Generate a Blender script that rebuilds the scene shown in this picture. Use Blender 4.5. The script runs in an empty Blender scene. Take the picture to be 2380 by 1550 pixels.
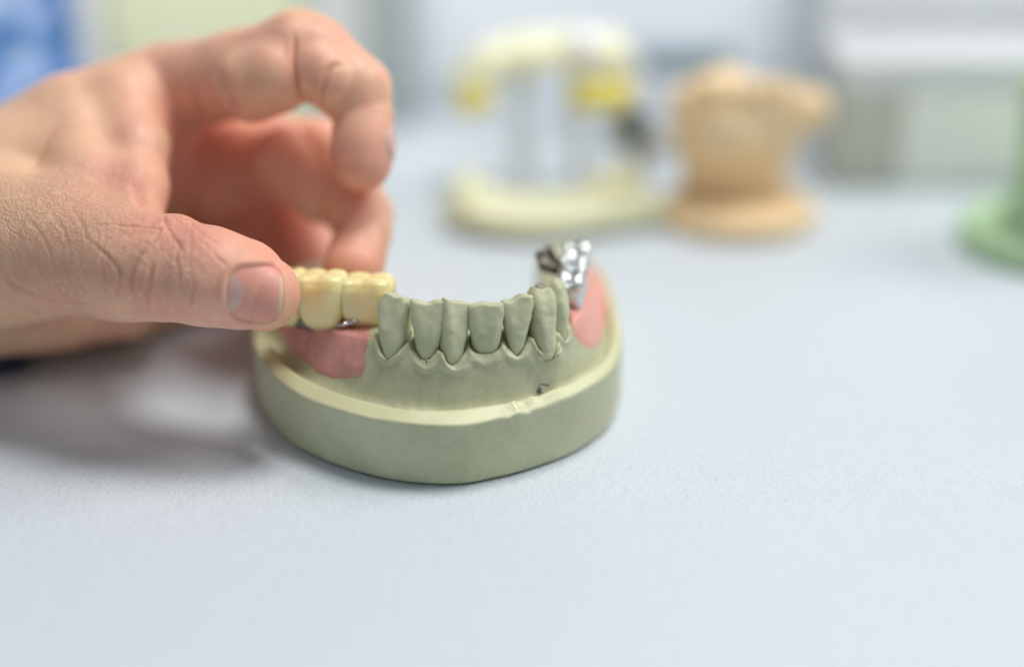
import bpy, math, random
import numpy as np
from mathutils import Vector

random.seed(4)
rng = np.random.default_rng(7)
scene = bpy.context.scene
COL = scene.collection
scene.unit_settings.scale_length = 0.01          # 1 unit = 1 cm

# ------------------------------------------------------------------ camera
PITCH = math.radians(26.0)
CAM = np.array([0.0, -24.45, 13.5])
cam_data = bpy.data.cameras.new('camera')
cam_data.lens = 50.0
cam_data.sensor_width = 36.0
cam_data.clip_start = 0.5
cam_data.clip_end = 1000.0
cam_data.dof.use_dof = True
cam_data.dof.focus_distance = 25.35
cam_data.dof.aperture_fstop = 0.0232             # 50 mm at f/2.3, in centimetre units
cam_data.dof.aperture_blades = 0
cam = bpy.data.objects.new('camera', cam_data)
cam.location = CAM
cam.rotation_euler = (math.pi / 2 - PITCH, 0, 0)
COL.objects.link(cam)
scene.camera = cam

# ------------------------------------------------------------------ light
world = bpy.data.worlds.new('World')
scene.world = world
world.use_nodes = True
bg = world.node_tree.nodes['Background']
bg.inputs[0].default_value = (0.78, 0.90, 1.0, 1)
bg.inputs[1].default_value = 0.265


def area_lamp(name, loc, target, sx, sy, power, color, spread=180):
    d = bpy.data.lights.new(name, 'AREA')
    d.shape = 'RECTANGLE'
    d.size, d.size_y = sx, sy
    d.energy = power
    d.color = color
    d.spread = math.radians(spread)
    o = bpy.data.objects.new(name, d)
    o.location = loc
    o.rotation_euler = (Vector(target) - Vector(loc)).to_track_quat('-Z', 'Y').to_euler()
    COL.objects.link(o)


area_lamp('ceiling_lamp', (26, 28, 158), (-2, 0, 0), 46, 46, 160000, (1.0, 0.985, 0.96))
area_lamp('side_lamp', (105, 30, 105), (0, 0, 0), 64, 64, 108000, (1.0, 0.98, 0.95))
area_lamp('back_fill', (2, 1, 17), (2, 21, 5), 46, 5, 1500, (1.0, 0.99, 0.98), 62)  # unseen fill, added to brighten the wall and background things

scene.view_settings.view_transform = 'Standard'
scene.view_settings.look = 'None'
scene.view_settings.exposure = 0.0
scene.view_settings.gamma = 1.0
scene.cycles.use_denoising = True
scene.cycles.max_bounces = 8
scene.cycles.caustics_reflective = False
scene.cycles.caustics_refractive = False
scene.cycles.sample_clamp_indirect = 8.0

# ------------------------------------------------------------------ photograph geometry (2380 x 1550 frame)
FPX = 50.0 / 36.0 * 2380.0
RT = np.array([1.0, 0, 0])
UP = np.array([0, math.sin(PITCH), math.cos(PITCH)])
FW = np.array([0, math.cos(PITCH), -math.sin(PITCH)])


def P(x, y, depth):
    return CAM + RT * ((x - 1190) / FPX * depth) + UP * ((775 - y) / FPX * depth) + FW * depth


def G(x, y, z):
    d = RT * ((x - 1190) / FPX) + UP * ((775 - y) / FPX) + FW
    return CAM + d * ((z - CAM[2]) / d[2])


def PR(x, y, depth, rpx):
    return (P(x, y, depth), rpx / FPX * depth)


# ------------------------------------------------------------------ signed-distance modelling kit
def smin(a, b, k):
    h = np.maximum(k - np.abs(a - b), 0.0) / k
    return np.minimum(a, b) - h * h * k * 0.25


def smax(a, b, k):
    return -smin(-a, -b, k)


def cone(p, a, ra, b, rb):
    a = np.asarray(a, np.float32); b = np.asarray(b, np.float32)
    ba = b - a
    h = np.clip(((p - a) @ ba) / max(float(ba @ ba), 1e-9), 0, 1)
    return np.linalg.norm(p - a - h[:, None] * ba, axis=1) - (ra + (rb - ra) * h)


def ball(p, c, r):
    return np.linalg.norm(p - np.asarray(c, np.float32), axis=1) - r


def ellipsoid(p, c, r, M=None):
    q = p - np.asarray(c, np.float32)
    if M is not None:
        q = q @ np.asarray(M, np.float32).T
    r = np.asarray(r, np.float32)
    k0 = np.linalg.norm(q / r, axis=1)
    k1 = np.linalg.norm(q / (r * r), axis=1)
    return k0 * (k0 - 1.0) / np.maximum(k1, 1e-6)


def rbox(q, half, rad):
    half = np.asarray(half, np.float32) - rad
    d = np.abs(q) - half
    return np.linalg.norm(np.maximum(d, 0), axis=1) + np.minimum(d.max(axis=1), 0) - rad


def poly_dist(xy, poly, closed=True):
    """signed distance (negative inside) to a closed polygon, or plain distance to a polyline"""
    poly = np.asarray(poly, np.float32)
    n = len(poly)
    best = np.full(len(xy), 1e9, np.float32)
    inside = np.zeros(len(xy), bool)
    for i in range(n if closed else n - 1):
        a, b = poly[i], poly[(i + 1) % n]
        ba = b - a
        pa = xy - a
        h = np.clip((pa @ ba) / max(float(ba @ ba), 1e-9), 0, 1)
        d = pa - h[:, None] * ba
        best = np.minimum(best, (d * d).sum(1))
        if closed and a[1] != b[1]:
            c = (a[1] > xy[:, 1]) != (b[1] > xy[:, 1])
            xi = a[0] + (xy[:, 1] - a[1]) * (b[0] - a[0]) / (b[1] - a[1])
            inside ^= c & (xy[:, 0] < xi)
    d = np.sqrt(best)
    return np.where(inside, -d, d) if closed else d


def line_dist3(p, line):
    best = np.full(len(p), 1e9, np.float32)
    line = np.asarray(line, np.float32)
    for a, b in zip(line[:-1], line[1:]):
        ba = b - a
        h = np.clip(((p - a) @ ba) / max(float(ba @ ba), 1e-9), 0, 1)
        d = p - a - h[:, None] * ba
        best = np.minimum(best, (d * d).sum(1))
    return np.sqrt(best)


def catmull(pts, n=8, closed=True):
    pts = [np.asarray(q, float) for q in pts]
    m = len(pts)
    out = []
    for i in range(m if closed else m - 1):
        if closed:
            p0, p1, p2, p3 = pts[i - 1], pts[i], pts[(i + 1) % m], pts[(i + 2) % m]
        else:
            p0, p1, p2, p3 = pts[max(i - 1, 0)], pts[i], pts[i + 1], pts[min(i + 2, m - 1)]
        for j in range(n):
            t = j / n
            out.append(0.5 * (2 * p1 + (p2 - p0) * t + (2 * p0 - 5 * p1 + 4 * p2 - p3) * t * t + (3 * p1 - p0 - 3 * p2 + p3) * t ** 3))
    if not closed:
        out.append(pts[-1])
    return np.array(out)


def smooth(e0, e1, x):
    t = np.clip((x - e0) / (e1 - e0), 0, 1)
    return t * t * (3 - 2 * t)


def vnoise(p, scale, seed=0):
    """cheap smooth value noise in about -1..1"""
    q = np.asarray(p, np.float32) * scale + 37.7 + seed * 11.3
    i = np.floor(q).astype(np.int64)
    f = q - i
    f = f * f * (3 - 2 * f)

    def hsh(a, b, c):
        n = (a * 73856093) ^ (b * 19349663) ^ (c * 83492791) ^ (seed * 2654435)
        n = (n ^ (n >> 13)) * 1274126177
        return ((n & 0xffff) / 32767.5 - 1.0).astype(np.float32)
    r = 0
    for dx in (0, 1):
        for dy in (0, 1):
            for dz in (0, 1):
                w = (f[:, 0] if dx else 1 - f[:, 0]) * (f[:, 1] if dy else 1 - f[:, 1]) * (f[:, 2] if dz else 1 - f[:, 2])
                r = r + w * hsh(i[:, 0] + dx, i[:, 1] + dy, i[:, 2] + dz)
    return r


def mesh_sdf(sdf, lo, hi, h, coarse=4):
    """polygonise sdf(points)->values by surface nets; evaluated finely only near the surface"""
    lo = np.asarray(lo, float); hi = np.asarray(hi, float)
    H = h * coarse
    n = np.ceil((hi - lo) / H).astype(int) + 1
    ax = [lo[i] + (np.arange(n[i]) + 0.5) * H - h * 0.5 for i in range(3)]
    g = np.stack(np.meshgrid(*ax, indexing='ij'), -1).reshape(-1, 3).astype(np.float32)
    c = sdf(g).reshape(n).astype(np.float32)
    fine = np.repeat(np.repeat(np.repeat(c, coarse, 0), coarse, 1), coarse, 2)
    mask = np.abs(fine) < H * 1.9
    ijk = np.argwhere(mask)
    vals = np.empty(len(ijk), np.float32)
    for s in range(0, len(ijk), 400000):
        vals[s:s + 400000] = sdf((lo + ijk[s:s + 400000] * h).astype(np.float32))
    fine[mask] = vals
    del mask
    # pad
    S = fine < 0
    cs = np.zeros(tuple(k - 1 for k in S.shape), np.uint8)
    for dx in (0, 1):
        for dy in (0, 1):
            for dz in (0, 1):
                cs += S[dx:S.shape[0] - 1 + dx, dy:S.shape[1] - 1 + dy, dz:S.shape[2] - 1 + dz]
    act = np.argwhere((cs > 0) & (cs < 8))
    idx = np.full(cs.shape, -1, np.int32)
    idx[tuple(act.T)] = np.arange(len(act))
    acc = np.zeros((len(act), 3)); cnt = np.zeros(len(act))
    corners = [(a, b, d) for a in (0, 1) for b in (0, 1) for d in (0, 1)]
    for a in corners:
        for k in range(3):
            if a[k] == 0:
                b = list(a); b[k] = 1
                fa = fine[tuple((act + a).T)]; fb = fine[tuple((act + b).T)]
                cr = (fa < 0) != (fb < 0)
                t = np.where(cr, fa / np.where(cr, fa - fb, 1), 0)
                pt = np.asarray(a, float)[None, :].repeat(len(act), 0)
                pt[:, k] += t
                acc[cr] += pt[cr]; cnt[cr] += 1
    V = lo + (act + acc / cnt[:, None]) * h
    faces = []
    for k in range(3):
        u, v = [q for q in range(3) if q != k]
        sl0 = [slice(1, -1)] * 3; sl1 = [slice(1, -1)] * 3
        sl0[k] = slice(0, -1); sl1[k] = slice(1, None)
        A = S[tuple(sl0)]; B = S[tuple(sl1)]
        e = np.argwhere(A != B)
        sgn = A[tuple(e.T)]
        base = e.copy()
        base[:, u] += 1; base[:, v] += 1

        def cell(du, dv):
            q = base.copy(); q[:, u] -= du; q[:, v] -= dv
            return idx[tuple(q.T)]
        quad = np.stack([cell(1, 1), cell(0, 1), cell(0, 0), cell(1, 0)], 1)
        flip = sgn if k != 1 else ~sgn
        quad[~flip] = quad[~flip][:, ::-1]
        faces.append(quad)
    Fq = np.concatenate(faces)
    Fq = Fq[(Fq >= 0).all(1)]
    # one relaxing pass, then pull back onto the surface
    for _ in range(2):
        a2 = np.zeros_like(V); c2 = np.zeros(len(V))
        for i in range(4):
            np.add.at(a2, Fq[:, i], V[Fq[:, (i + 1) % 4]] + V[Fq[:, (i + 3) % 4]])
            np.add.at(c2, Fq[:, i], 2)
        V = V * 0.4 + 0.6 * a2 / np.maximum(c2, 1)[:, None]
    eps = h * 0.4
    V32 = V.astype(np.float32)
    f0 = sdf(V32)
    g = np.stack([sdf(V32 + np.eye(3, dtype=np.float32)[i] * eps) - f0 for i in range(3)], 1) / eps
    gn = (g * g).sum(1)
    step = f0 / np.maximum(gn, 0.2)
    step = np.clip(step, -h * 0.6, h * 0.6)
    V = V - g * step[:, None]
    return V, Fq


def link(name, verts, faces, mat, parent=None, smooth_shade=True, attrs=None):
    me = bpy.data.meshes.new(name)
    me.from_pydata([tuple(map(float, v)) for v in verts], [], [tuple(map(int, f)) for f in faces])
    me.update()
    if smooth_shade:
        me.polygons.foreach_set('use_smooth', [True] * len(me.polygons))
    if attrs:
        for k, arr in attrs.items():
            a = me.attributes.new(k, 'FLOAT', 'POINT')
            a.data.foreach_set('value', np.asarray(arr, np.float32))
    if mat:
        me.materials.append(mat)
    o = bpy.data.objects.new(name, me)
    COL.objects.link(o)
    if parent is not None:
        o.parent = parent
        o.matrix_parent_inverse = parent.matrix_world.inverted()
    return o


def sdf_obj(name, sdf, lo, hi, h, mat, parent=None, coarse=4):
    v, f = mesh_sdf(sdf, lo, hi, h, coarse)
    return link(name, v, f, mat, parent)


def thing(name, label, cat, loc=(0, 0, 0), group=None):
    o = bpy.data.objects.new(name, None)
    o.empty_display_size = 0.5
    o.location = loc
    COL.objects.link(o)
    bpy.context.view_layer.update()
    return tag(o, label, cat, group)


def tag(o, label, cat, group=None):
    o['label'] = label
    o['category'] = cat
    if group:
        o['group'] = group
    return o


def structure(o):
    o['kind'] = 'structure'
    return o


def hit(sdf, px, py, z0, z1, n=500):
    """first crossing of the sight line through a photograph point with an sdf"""
    z = np.linspace(z0, z1, n)
    pts = np.stack([P(px, py, d) for d in z]).astype(np.float32)
    f = sdf(pts)
    i = np.argmax(f < 0)
    if not (f < 0).any():
        i = int(np.argmin(f))
    return pts[i]


def box_mesh(name, size, loc, mat, parent=None, bevel=0.15, rotz=0.0, tilt=0.0):
    import bmesh
    bm = bmesh.new()
    bmesh.ops.create_cube(bm, size=1.0)
    bmesh.ops.scale(bm, vec=size, verts=bm.verts)
    if bevel:
        bmesh.ops.bevel(bm, geom=list(bm.edges), offset=bevel, segments=3, affect='EDGES', profile=0.6)
    me = bpy.data.meshes.new(name)
    bm.to_mesh(me); bm.free()
    me.materials.append(mat)
    o = bpy.data.objects.new(name, me)
    o.location = loc
    o.rotation_euler = (tilt, 0, rotz)
    COL.objects.link(o)
    if parent is not None:
        bpy.context.view_layer.update()
        o.parent = parent
        o.matrix_parent_inverse = parent.matrix_world.inverted()
    return o


# ------------------------------------------------------------------ materials
class NT:
    def __init__(self, name):
        self.m = bpy.data.materials.new(name)
        self.m.use_nodes = True
        self.t = self.m.node_tree
        self.b = self.t.nodes['Principled BSDF']

    def n(self, kind, **kw):
        nd = self.t.nodes.new(kind)
        for k, v in kw.items():
            if k in nd.inputs:
                nd.inputs[k].default_value = v
            else:
                setattr(nd, k, v)
        return nd

    def l(self, a, b):
        self.t.links.new(a, b)

    def coord(self):
        return self.n('ShaderNodeTexCoord').outputs['Object']

    def noise(self, scale, detail=4, rough=0.6, vec=None, dist=0.0):
        nd = self.n('ShaderNodeTexNoise', Scale=scale, Detail=detail, Roughness=rough, Distortion=dist)
        self.l(vec if vec is not None else self.coord(), nd.inputs['Vector'])
        return nd.outputs['Fac']

    def ramp(self, fac, stops):
        r = self.n('ShaderNodeValToRGB')
        el = r.color_ramp.elements
        while len(el) < len(stops):
            el.new(0.5)
        for e, (p, c) in zip(el, stops):
            e.position = p
            e.color = (c, c, c, 1) if not isinstance(c, (tuple, list)) else (*c, 1)
        self.l(fac, r.inputs['Fac'])
        return r.outputs['Color']

    def mix(self, fac, a, b, mode='MIX'):
        m = self.n('ShaderNodeMix', data_type='RGBA', blend_type=mode)
        for s, v in ((m.inputs[0], fac), (m.inputs[6], a), (m.inputs[7], b)):
            if isinstance(v, (int, float)):
                s.default_value = v
            elif isinstance(v, tuple):
                s.default_value = (*v, 1)
            else:
                self.l(v, s)
        return m.outputs[2]

    def math(self, op, a, b=0.0):
        m = self.n('ShaderNodeMath', operation=op)
        for s, v in ((m.inputs[0], a), (m.inputs[1], b)):
            if isinstance(v, (int, float)):
                s.default_value = v
            else:
                self.l(v, s)
        return m.outputs[0]

    def attr(self, name):
        a = self.n('ShaderNodeAttribute')
        a.attribute_name = name
        return a.outputs['Fac']

    def bump(self, height, dist, strength=1.0, normal=None):
        b = self.n('ShaderNodeBump', Strength=strength, Distance=dist)
        self.l(height, b.inputs['Height'])
        if normal is not None:
            self.l(normal, b.inputs['Normal'])
        return b.outputs['Normal']

    def set(self, **kw):
        for k, v in kw.items():
            k = k.replace('_', ' ')
            s = self.b.inputs[k]
            if isinstance(v, (int, float)):
                s.default_value = v
            elif isinstance(v, tuple):
                s.default_value = (*v, 1) if len(v) == 3 and s.type == 'RGBA' else v
            else:
                self.l(v, s)
        return self


def mat_stone(name='gypsum_stone', base=(0.505, 0.515, 0.325), pale=(0.60, 0.60, 0.40)):
    t = NT(name)
    n1 = t.noise(1.3, 5, 0.6)
    n2 = t.noise(9.0, 4, 0.65)
    c = t.mix(t.ramp(n1, [(0.35, 0.0), (0.7, 1.0)]), base, pale)
    c = t.mix(t.ramp(n2, [(0.25, 0.30), (0.5, 0.0)]), c, (0.38, 0.40, 0.23))
    c = t.mix(t.math('MULTIPLY', t.attr('trim'), 0.85), c, (0.70, 0.69, 0.41))
    v = t.n('ShaderNodeTexVoronoi', Scale=5.0)
    t.l(t.coord(), v.inputs['Vector'])
    pits = t.ramp(v.outputs['Distance'], [(0.045, 1.0), (0.075, 0.0)])
    msk = t.ramp(t.noise(2.1, 2), [(0.56, 0.0), (0.60, 1.0)])
    pit = t.math('MULTIPLY', pits, msk)
    c = t.mix(t.math('MULTIPLY', pit, 0.6), c, (0.2, 0.2, 0.14))
    ms = t.n('ShaderNodeMapping'); ms.inputs['Scale'].default_value = (0.5, 0.5, 6.0)
    t.l(t.coord(), ms.inputs['Vector'])
    streak = t.noise(3.0, 5, 0.7, ms.outputs[0])
    c = t.mix(t.ramp(streak, [(0.55, 0.0), (0.8, 0.35)]), c, (0.68, 0.67, 0.50))
    c = t.mix(t.ramp(t.noise(0.8, 3, 0.6), [(0.52, 0.0), (0.75, 0.30)]), c, (0.44, 0.43, 0.30))
    nb = t.bump(t.noise(22.0, 6, 0.7), 0.012, 0.5)
    nb = t.bump(streak, 0.012, 0.35, nb)
    nb = t.bump(t.math('SUBTRACT', 1.0, pit), 0.03, 0.6, nb)
    t.set(Base_Color=c, Roughness=t.math('SUBTRACT', 0.46, t.math('ADD', t.math('MULTIPLY', t.attr('trim'), 0.12), t.math('MULTIPLY', t.attr('gloss'), 0.22))), Normal=nb)
    t.b.inputs['Specular IOR Level'].default_value = 0.5
    t.b.inputs['Subsurface Weight'].default_value = 0.06
    t.b.inputs['Subsurface Radius'].default_value = (0.12, 0.1, 0.06)
    return t.m


def mat_skin():
    t = NT('skin')
    co = t.coord()
    red = t.attr('red'); line = t.attr('crease'); wr = t.attr('wrinkle'); tan = t.attr('tan')
    n1 = t.noise(1.1, 4, 0.6, co)
    n2 = t.noise(6.0, 4, 0.65, co)
    c = t.mix(t.ramp(n1, [(0.36, 0.0), (0.62, 1.0)]), (0.87, 0.455, 0.325), (0.89, 0.555, 0.345))
    c = t.mix(t.math('MULTIPLY', t.ramp(n2, [(0.4, 0.0), (0.75, 1.0)]), 0.35), c, (0.82, 0.36, 0.255))
    c = t.mix(tan, c, (0.83, 0.53, 0.335))
    c = t.mix(t.math('MULTIPLY', red, 0.75), c, (0.84, 0.275, 0.235))
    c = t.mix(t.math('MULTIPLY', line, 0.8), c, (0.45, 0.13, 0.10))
    # skin lines: cells stretched across the thumb
    mp = t.n('ShaderNodeMapping')
    t.l(co, mp.inputs['Vector'])
    mp.inputs['Rotation'].default_value = (0.0, 0.52, 0.0)
    mp2 = t.n('ShaderNodeMapping')
    mp2.inputs['Scale'].default_value = (2.3, 1.0, 0.62)
    t.l(mp.outputs[0], mp2.inputs['Vector'])
    wob = t.n('ShaderNodeMix', data_type='RGBA', blend_type='ADD')
    wob.inputs[0].default_value = 0.22
    t.l(mp2.outputs[0], wob.inputs[6])
    nz = t.n('ShaderNodeTexNoise', Scale=3.0, Detail=3.0)
    t.l(co, nz.inputs['Vector']); t.l(nz.outputs['Color'], wob.inputs[7])
    mp3 = t.n('ShaderNodeMapping')
    mp3.inputs['Scale'].default_value = (1.05, 0.8, 0.17)
    t.l(mp.outputs[0], mp3.inputs['Vector'])
    st = t.noise(6.5, 3, 0.55, mp3.outputs[0], 0.3)
    st2 = t.noise(11.0, 2, 0.5, mp2.outputs[0], 0.6)
    rid = t.math('ABSOLUTE', t.math('SUBTRACT', st, 0.5))
    rid2 = t.math('ABSOLUTE', t.math('SUBTRACT', st2, 0.5))
    cells = t.math('MULTIPLY', t.ramp(rid, [(0.0, 0.0), (0.05, 0.7), (0.16, 1.0)]), t.ramp(rid2, [(0.0, 0.55), (0.05, 1.0)]))
    vo2 = t.n('ShaderNodeTexVoronoi', feature='DISTANCE_TO_EDGE', Scale=15.0)
    t.l(wob.outputs[2], vo2.inputs['Vector'])
    cells2 = t.ramp(vo2.outputs['Distance'], [(0.0, 0.0), (0.25, 1.0)])
    hgt = t.math('ADD', t.math('MULTIPLY', cells, wr), t.math('MULTIPLY', cells2, t.math('ADD', t.math('MULTIPLY', wr, 0.22), 0.07)))
    nb = t.bump(hgt, 0.030, 0.75)
    c = t.mix(t.math('MULTIPLY', t.math('SUBTRACT', 1.0, cells), t.math('MULTIPLY', wr, 0.30)), c, (0.58, 0.26, 0.18))
    # plaster dust caught on the thumb
    vd = t.n('ShaderNodeTexVoronoi', Scale=9.0)
    t.l(co, vd.inputs['Vector'])
    spk = t.ramp(vd.outputs['Distance'], [(0.13, 1.0), (0.22, 0.0)])
    sel = t.n('ShaderNodeSeparateColor'); t.l(vd.outputs['Color'], sel.inputs[0])
    keep = t.math('GREATER_THAN', sel.outputs[0], 0.45)
    dust = t.math('MULTIPLY', t.math('MULTIPLY', spk, keep), t.attr('dust'))
    c = t.mix(t.math('MULTIPLY', dust, 0.9), c, (0.86, 0.82, 0.70))
    t.set(Base_Color=c, Roughness=t.ramp(n2, [(0.3, 0.36), (0.7, 0.50)]), Normal=nb)
    b = t.b.inputs
    b['Subsurface Weight'].default_value = 0.30
    b['Subsurface Radius'].default_value = (0.42, 0.14, 0.07)
    b['Subsurface Scale'].default_value = 0.6
    b['Specular IOR Level'].default_value = 0.5
    return t.m


def mat_simple(name, color, rough=0.5, metal=0.0, var=0.12, vscale=3.0, bump=0.0, bscale=20.0, sss=0.0, coat=0.0, spec=0.5):
    t = NT(name)
    n = t.noise(vscale, 4, 0.6)
    dark = tuple(v * (1 - var * 2) for v in color)
    lite = tuple(min(1, v * (1 + var)) for v in color)
    c = t.mix(t.ramp(n, [(0.3, 0.0), (0.7, 1.0)]), dark, lite)
    t.set(Base_Color=c, Roughness=rough, Metallic=metal)
    if bump:
        t.set(Normal=t.bump(t.noise(bscale, 5, 0.65), bump, 0.6))
    t.b.inputs['Coat Weight'].default_value = coat
    t.b.inputs['Coat Roughness'].default_value = 0.06
    t.b.inputs['Specular IOR Level'].default_value = spec
    if sss:
        t.b.inputs['Subsurface Weight'].default_value = sss
        t.b.inputs['Subsurface Radius'].default_value = (0.2, 0.14, 0.07)
    return t.m


def mat_table():
    t = NT('table_laminate')
    co = t.coord()
    n = t.noise(0.12, 3, 0.5, co)
    c = t.mix(t.ramp(n, [(0.3, 0.0), (0.7, 1.0)]), (0.65, 0.715, 0.77), (0.685, 0.745, 0.80))
    f = t.noise(15.0, 3, 0.6, co)
    c = t.mix(t.math('MULTIPLY', t.ramp(f, [(0.35, 1.0), (0.52, 0.0)]), 0.30), c, (0.50, 0.545, 0.60))
    vd = t.n('ShaderNodeTexVoronoi', Scale=0.55); t.l(co, vd.inputs['Vector'])
    sp = t.ramp(vd.outputs['Distance'], [(0.012, 1.0), (0.03, 0.0)])
    c = t.mix(t.math('MULTIPLY', sp, 0.55), c, (0.2, 0.22, 0.25))
    nb = t.bump(t.noise(15.0, 3, 0.55, co), 0.045, 0.6)
    t.set(Base_Color=c, Roughness=0.34, Normal=nb)
    t.b.inputs['Specular IOR Level'].default_value = 0.5
    return t.m


M_STONE = mat_stone()
M_TOOTH = mat_stone('tooth_stone', (0.50, 0.52, 0.325), (0.60, 0.605, 0.40))
M_SKIN = mat_skin()
M_TABLE = mat_table()
M_PINK = mat_simple('pink_gum_silicone', (0.70, 0.33, 0.295), 0.2, var=0.10, vscale=2.5, bump=0.02, bscale=7.0, sss=0.15)
M_PINK2 = mat_simple('salmon_gum_silicone', (0.85, 0.40, 0.335), 0.45, var=0.05, vscale=2.0, sss=0.15)
M_CERAMIC = mat_simple('glazed_ceramic', (0.96, 0.79, 0.41), 0.22, var=0.05, vscale=1.6, sss=0.65, coat=0.4)
M_CERAMIC.node_tree.nodes['Principled BSDF'].inputs['Subsurface Radius'].default_value = (0.40, 0.30, 0.13)
M_CERAMIC.node_tree.nodes['Principled BSDF'].inputs['Subsurface Scale'].default_value = 1.0
M_METAL = mat_simple('polished_alloy', (0.66, 0.68, 0.66), 0.11, metal=1.0, var=0.06, bump=0.05, bscale=4.5)
M_METAL_D = mat_simple('alloy_dark_reflection', (0.22, 0.20, 0.16), 0.25, metal=1.0, var=0.15, bump=0.05, bscale=6.0)  # darkened copy of the alloy, dark reflections put into its colour
M_BROWN_REFL = mat_simple('alloy_brown_reflection', (0.50, 0.27, 0.10), 0.25, metal=1.0, var=0.2)  # brown reflection under the crowns, put into the metal's colour
M_INK = mat_simple('blue_ink', (0.06, 0.07, 0.22), 0.6)
M_SCRATCH = mat_simple('pale_scratch', (0.66, 0.62, 0.40), 0.6)
M_CREAM = mat_simple('cream_plastic', (0.84, 0.83, 0.55), 0.32, var=0.04, coat=0.3)
M_YELLOW = mat_simple('yellow_plastic', (0.82, 0.70, 0.12), 0.45, var=0.05)
M_BEIGE = mat_simple('beige_plaster', (0.97, 0.71, 0.42), 0.7, var=0.07, bump=0.03, bscale=6)
M_GREEN = mat_simple('green_plaster', (0.54, 0.75, 0.44), 0.6, var=0.07, bump=0.02, bscale=6)
M_WALL = mat_simple('white_wall_paint', (0.80, 0.85, 0.91), 0.6, var=0.02, vscale=0.1)
M_GREY = mat_simple('grey_metal_paint', (0.37, 0.43, 0.43), 0.45, var=0.04, vscale=0.2)
M_LGREY = mat_simple('light_grey_paint', (0.64, 0.67, 0.68), 0.45, var=0.03, vscale=0.2)
M_BOX = mat_simple('offwhite_plastic', (0.84, 0.85, 0.80), 0.5, var=0.02, vscale=0.2)
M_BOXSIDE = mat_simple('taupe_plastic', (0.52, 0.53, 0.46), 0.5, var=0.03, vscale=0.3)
M_LID = mat_simple('white_plastic', (0.64, 0.66, 0.67), 0.6, var=0.02)
M_PALEGREEN = mat_simple('pale_green_plastic', (0.72, 0.76, 0.54), 0.5, var=0.02, vscale=0.3)
M_STEEL = mat_simple('satin_steel', (0.62, 0.66, 0.70), 0.3, metal=1.0, var=0.04)
M_SLATE = mat_simple('slate_blue_metal', (0.24, 0.31, 0.36), 0.4, var=0.06)
M_KNOB = mat_simple('dark_green_rubber', (0.05, 0.09, 0.085), 0.5)
M_SLEEVE = mat_simple('navy_cotton', (0.025, 0.032, 0.07), 0.85, var=0.2, bump=0.02, bscale=30)
M_CLEAR = mat_simple('pale_blue_plastic', (0.78, 0.84, 0.93), 0.35, var=0.05)


def mat_nail():
    t = NT('nail')
    lun = t.attr('lunula'); edge = t.attr('free_edge')
    n = t.noise(3.0, 3)
    c = t.mix(t.ramp(n, [(0.3, 0.0), (0.7, 1.0)]), (0.75, 0.32, 0.245), (0.80, 0.39, 0.30))
    c = t.mix(lun, c, (0.74, 0.46, 0.39))
    c = t.mix(edge, c, (0.74, 0.60, 0.44))
    nb = t.bump(t.noise(1.0, 2), 0.01, 0.2)
    t.set(Base_Color=c, Roughness=0.42, Normal=nb)
    t.b.inputs['Subsurface Weight'].default_value = 0.2
    t.b.inputs['Subsurface Radius'].default_value = (0.2, 0.08, 0.05)
    t.b.inputs['Specular IOR Level'].default_value = 0.45
    return t.m


M_NAIL = mat_nail()


def mat_screen():
    t = NT('lit_screen')
    co = t.coord()
    mp = t.n('ShaderNodeMapping'); t.l(co, mp.inputs['Vector'])
    n = t.n('ShaderNodeTexNoise', Scale=0.75, Detail=2.0, Roughness=0.45); t.l(mp.outputs[0], n.inputs['Vector'])
    c = t.ramp(n.outputs['Fac'], [(0.40, (0.05, 0.16, 0.33)), (0.44, (0.10, 0.25, 0.55)), (0.48, (0.17, 0.36, 0.86)), (0.53, (0.27, 0.46, 0.90)), (0.58, (0.58, 0.68, 0.78))])
    t.set(Base_Color=(0.02, 0.02, 0.03), Roughness=0.3)
    t.l(c, t.b.inputs['Emission Color'])
    t.b.inputs['Emission Strength'].default_value = 0.85
    return t.m


M_SCREEN = mat_screen()

# ------------------------------------------------------------------ setting
table = structure(box_mesh('table_top', (150, 66, 3), (0, -14.0, -1.5), M_TABLE, bevel=0.25))
wall = structure(box_mesh('wall', (170, 2, 30), (0, 21.2, 12), M_WALL, bevel=0))

# ------------------------------------------------------------------ dental model (stone cast)
OUTLINE = catmull([(-5.02, 2.4), (-5.12, 0.8), (-4.86, -0.15), (-4.28, -1.35), (-3.47, -2.12), (-2.52, -2.68), (-1.67, -2.93),
                   (-0.90, -2.95), (-0.28, -2.74), (0.33, -2.44), (1.17, -1.84), (1.84, -0.92), (2.12, 0.15), (2.17, 1.0), (2.13, 2.3),
                   (2.04, 3.3), (1.72, 4.15), (1.0, 4.5), (-1.5, 4.55), (-3.6, 4.3), (-4.7, 3.7)], 6)
ARCH = catmull([(-4.55, 2.6), (-4.3, 0.9), (-3.55, -0.35), (-2.75, -0.95), (-2.14, -1.36), (-1.55, -1.60), (-0.95, -1.68), (-0.42, -1.64),
                (0.12, -1.50), (0.56, -1.28), (0.90, -0.92), (1.12, -0.3), (1.24, 0.4), (1.30, 1.3), (1.28, 2.4), (1.2, 3.3)], 6, closed=False)
LINGUAL = catmull([(-3.65, 6.0), (-3.45, 1.2), (-2.7, 0.15), (-1.9, -0.5), (-0.9, -0.82), (-0.1, -0.62), (0.35, -0.05), (0.52, 1.2), (0.5, 3.0), (0.45, 6.0)], 6)


def arch_frame(x, y):
    d = ((ARCH - np.array([x, y])) ** 2).sum(1)
    i = int(np.clip(np.argmin(d), 1, len(ARCH) - 2))
    t = ARCH[i + 1] - ARCH[i - 1]
    t = t / np.linalg.norm(t)
    return np.array([t[0], t[1], 0.0]), np.array([t[1], -t[0], 0.0])       # along the arch, labial normal


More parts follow.
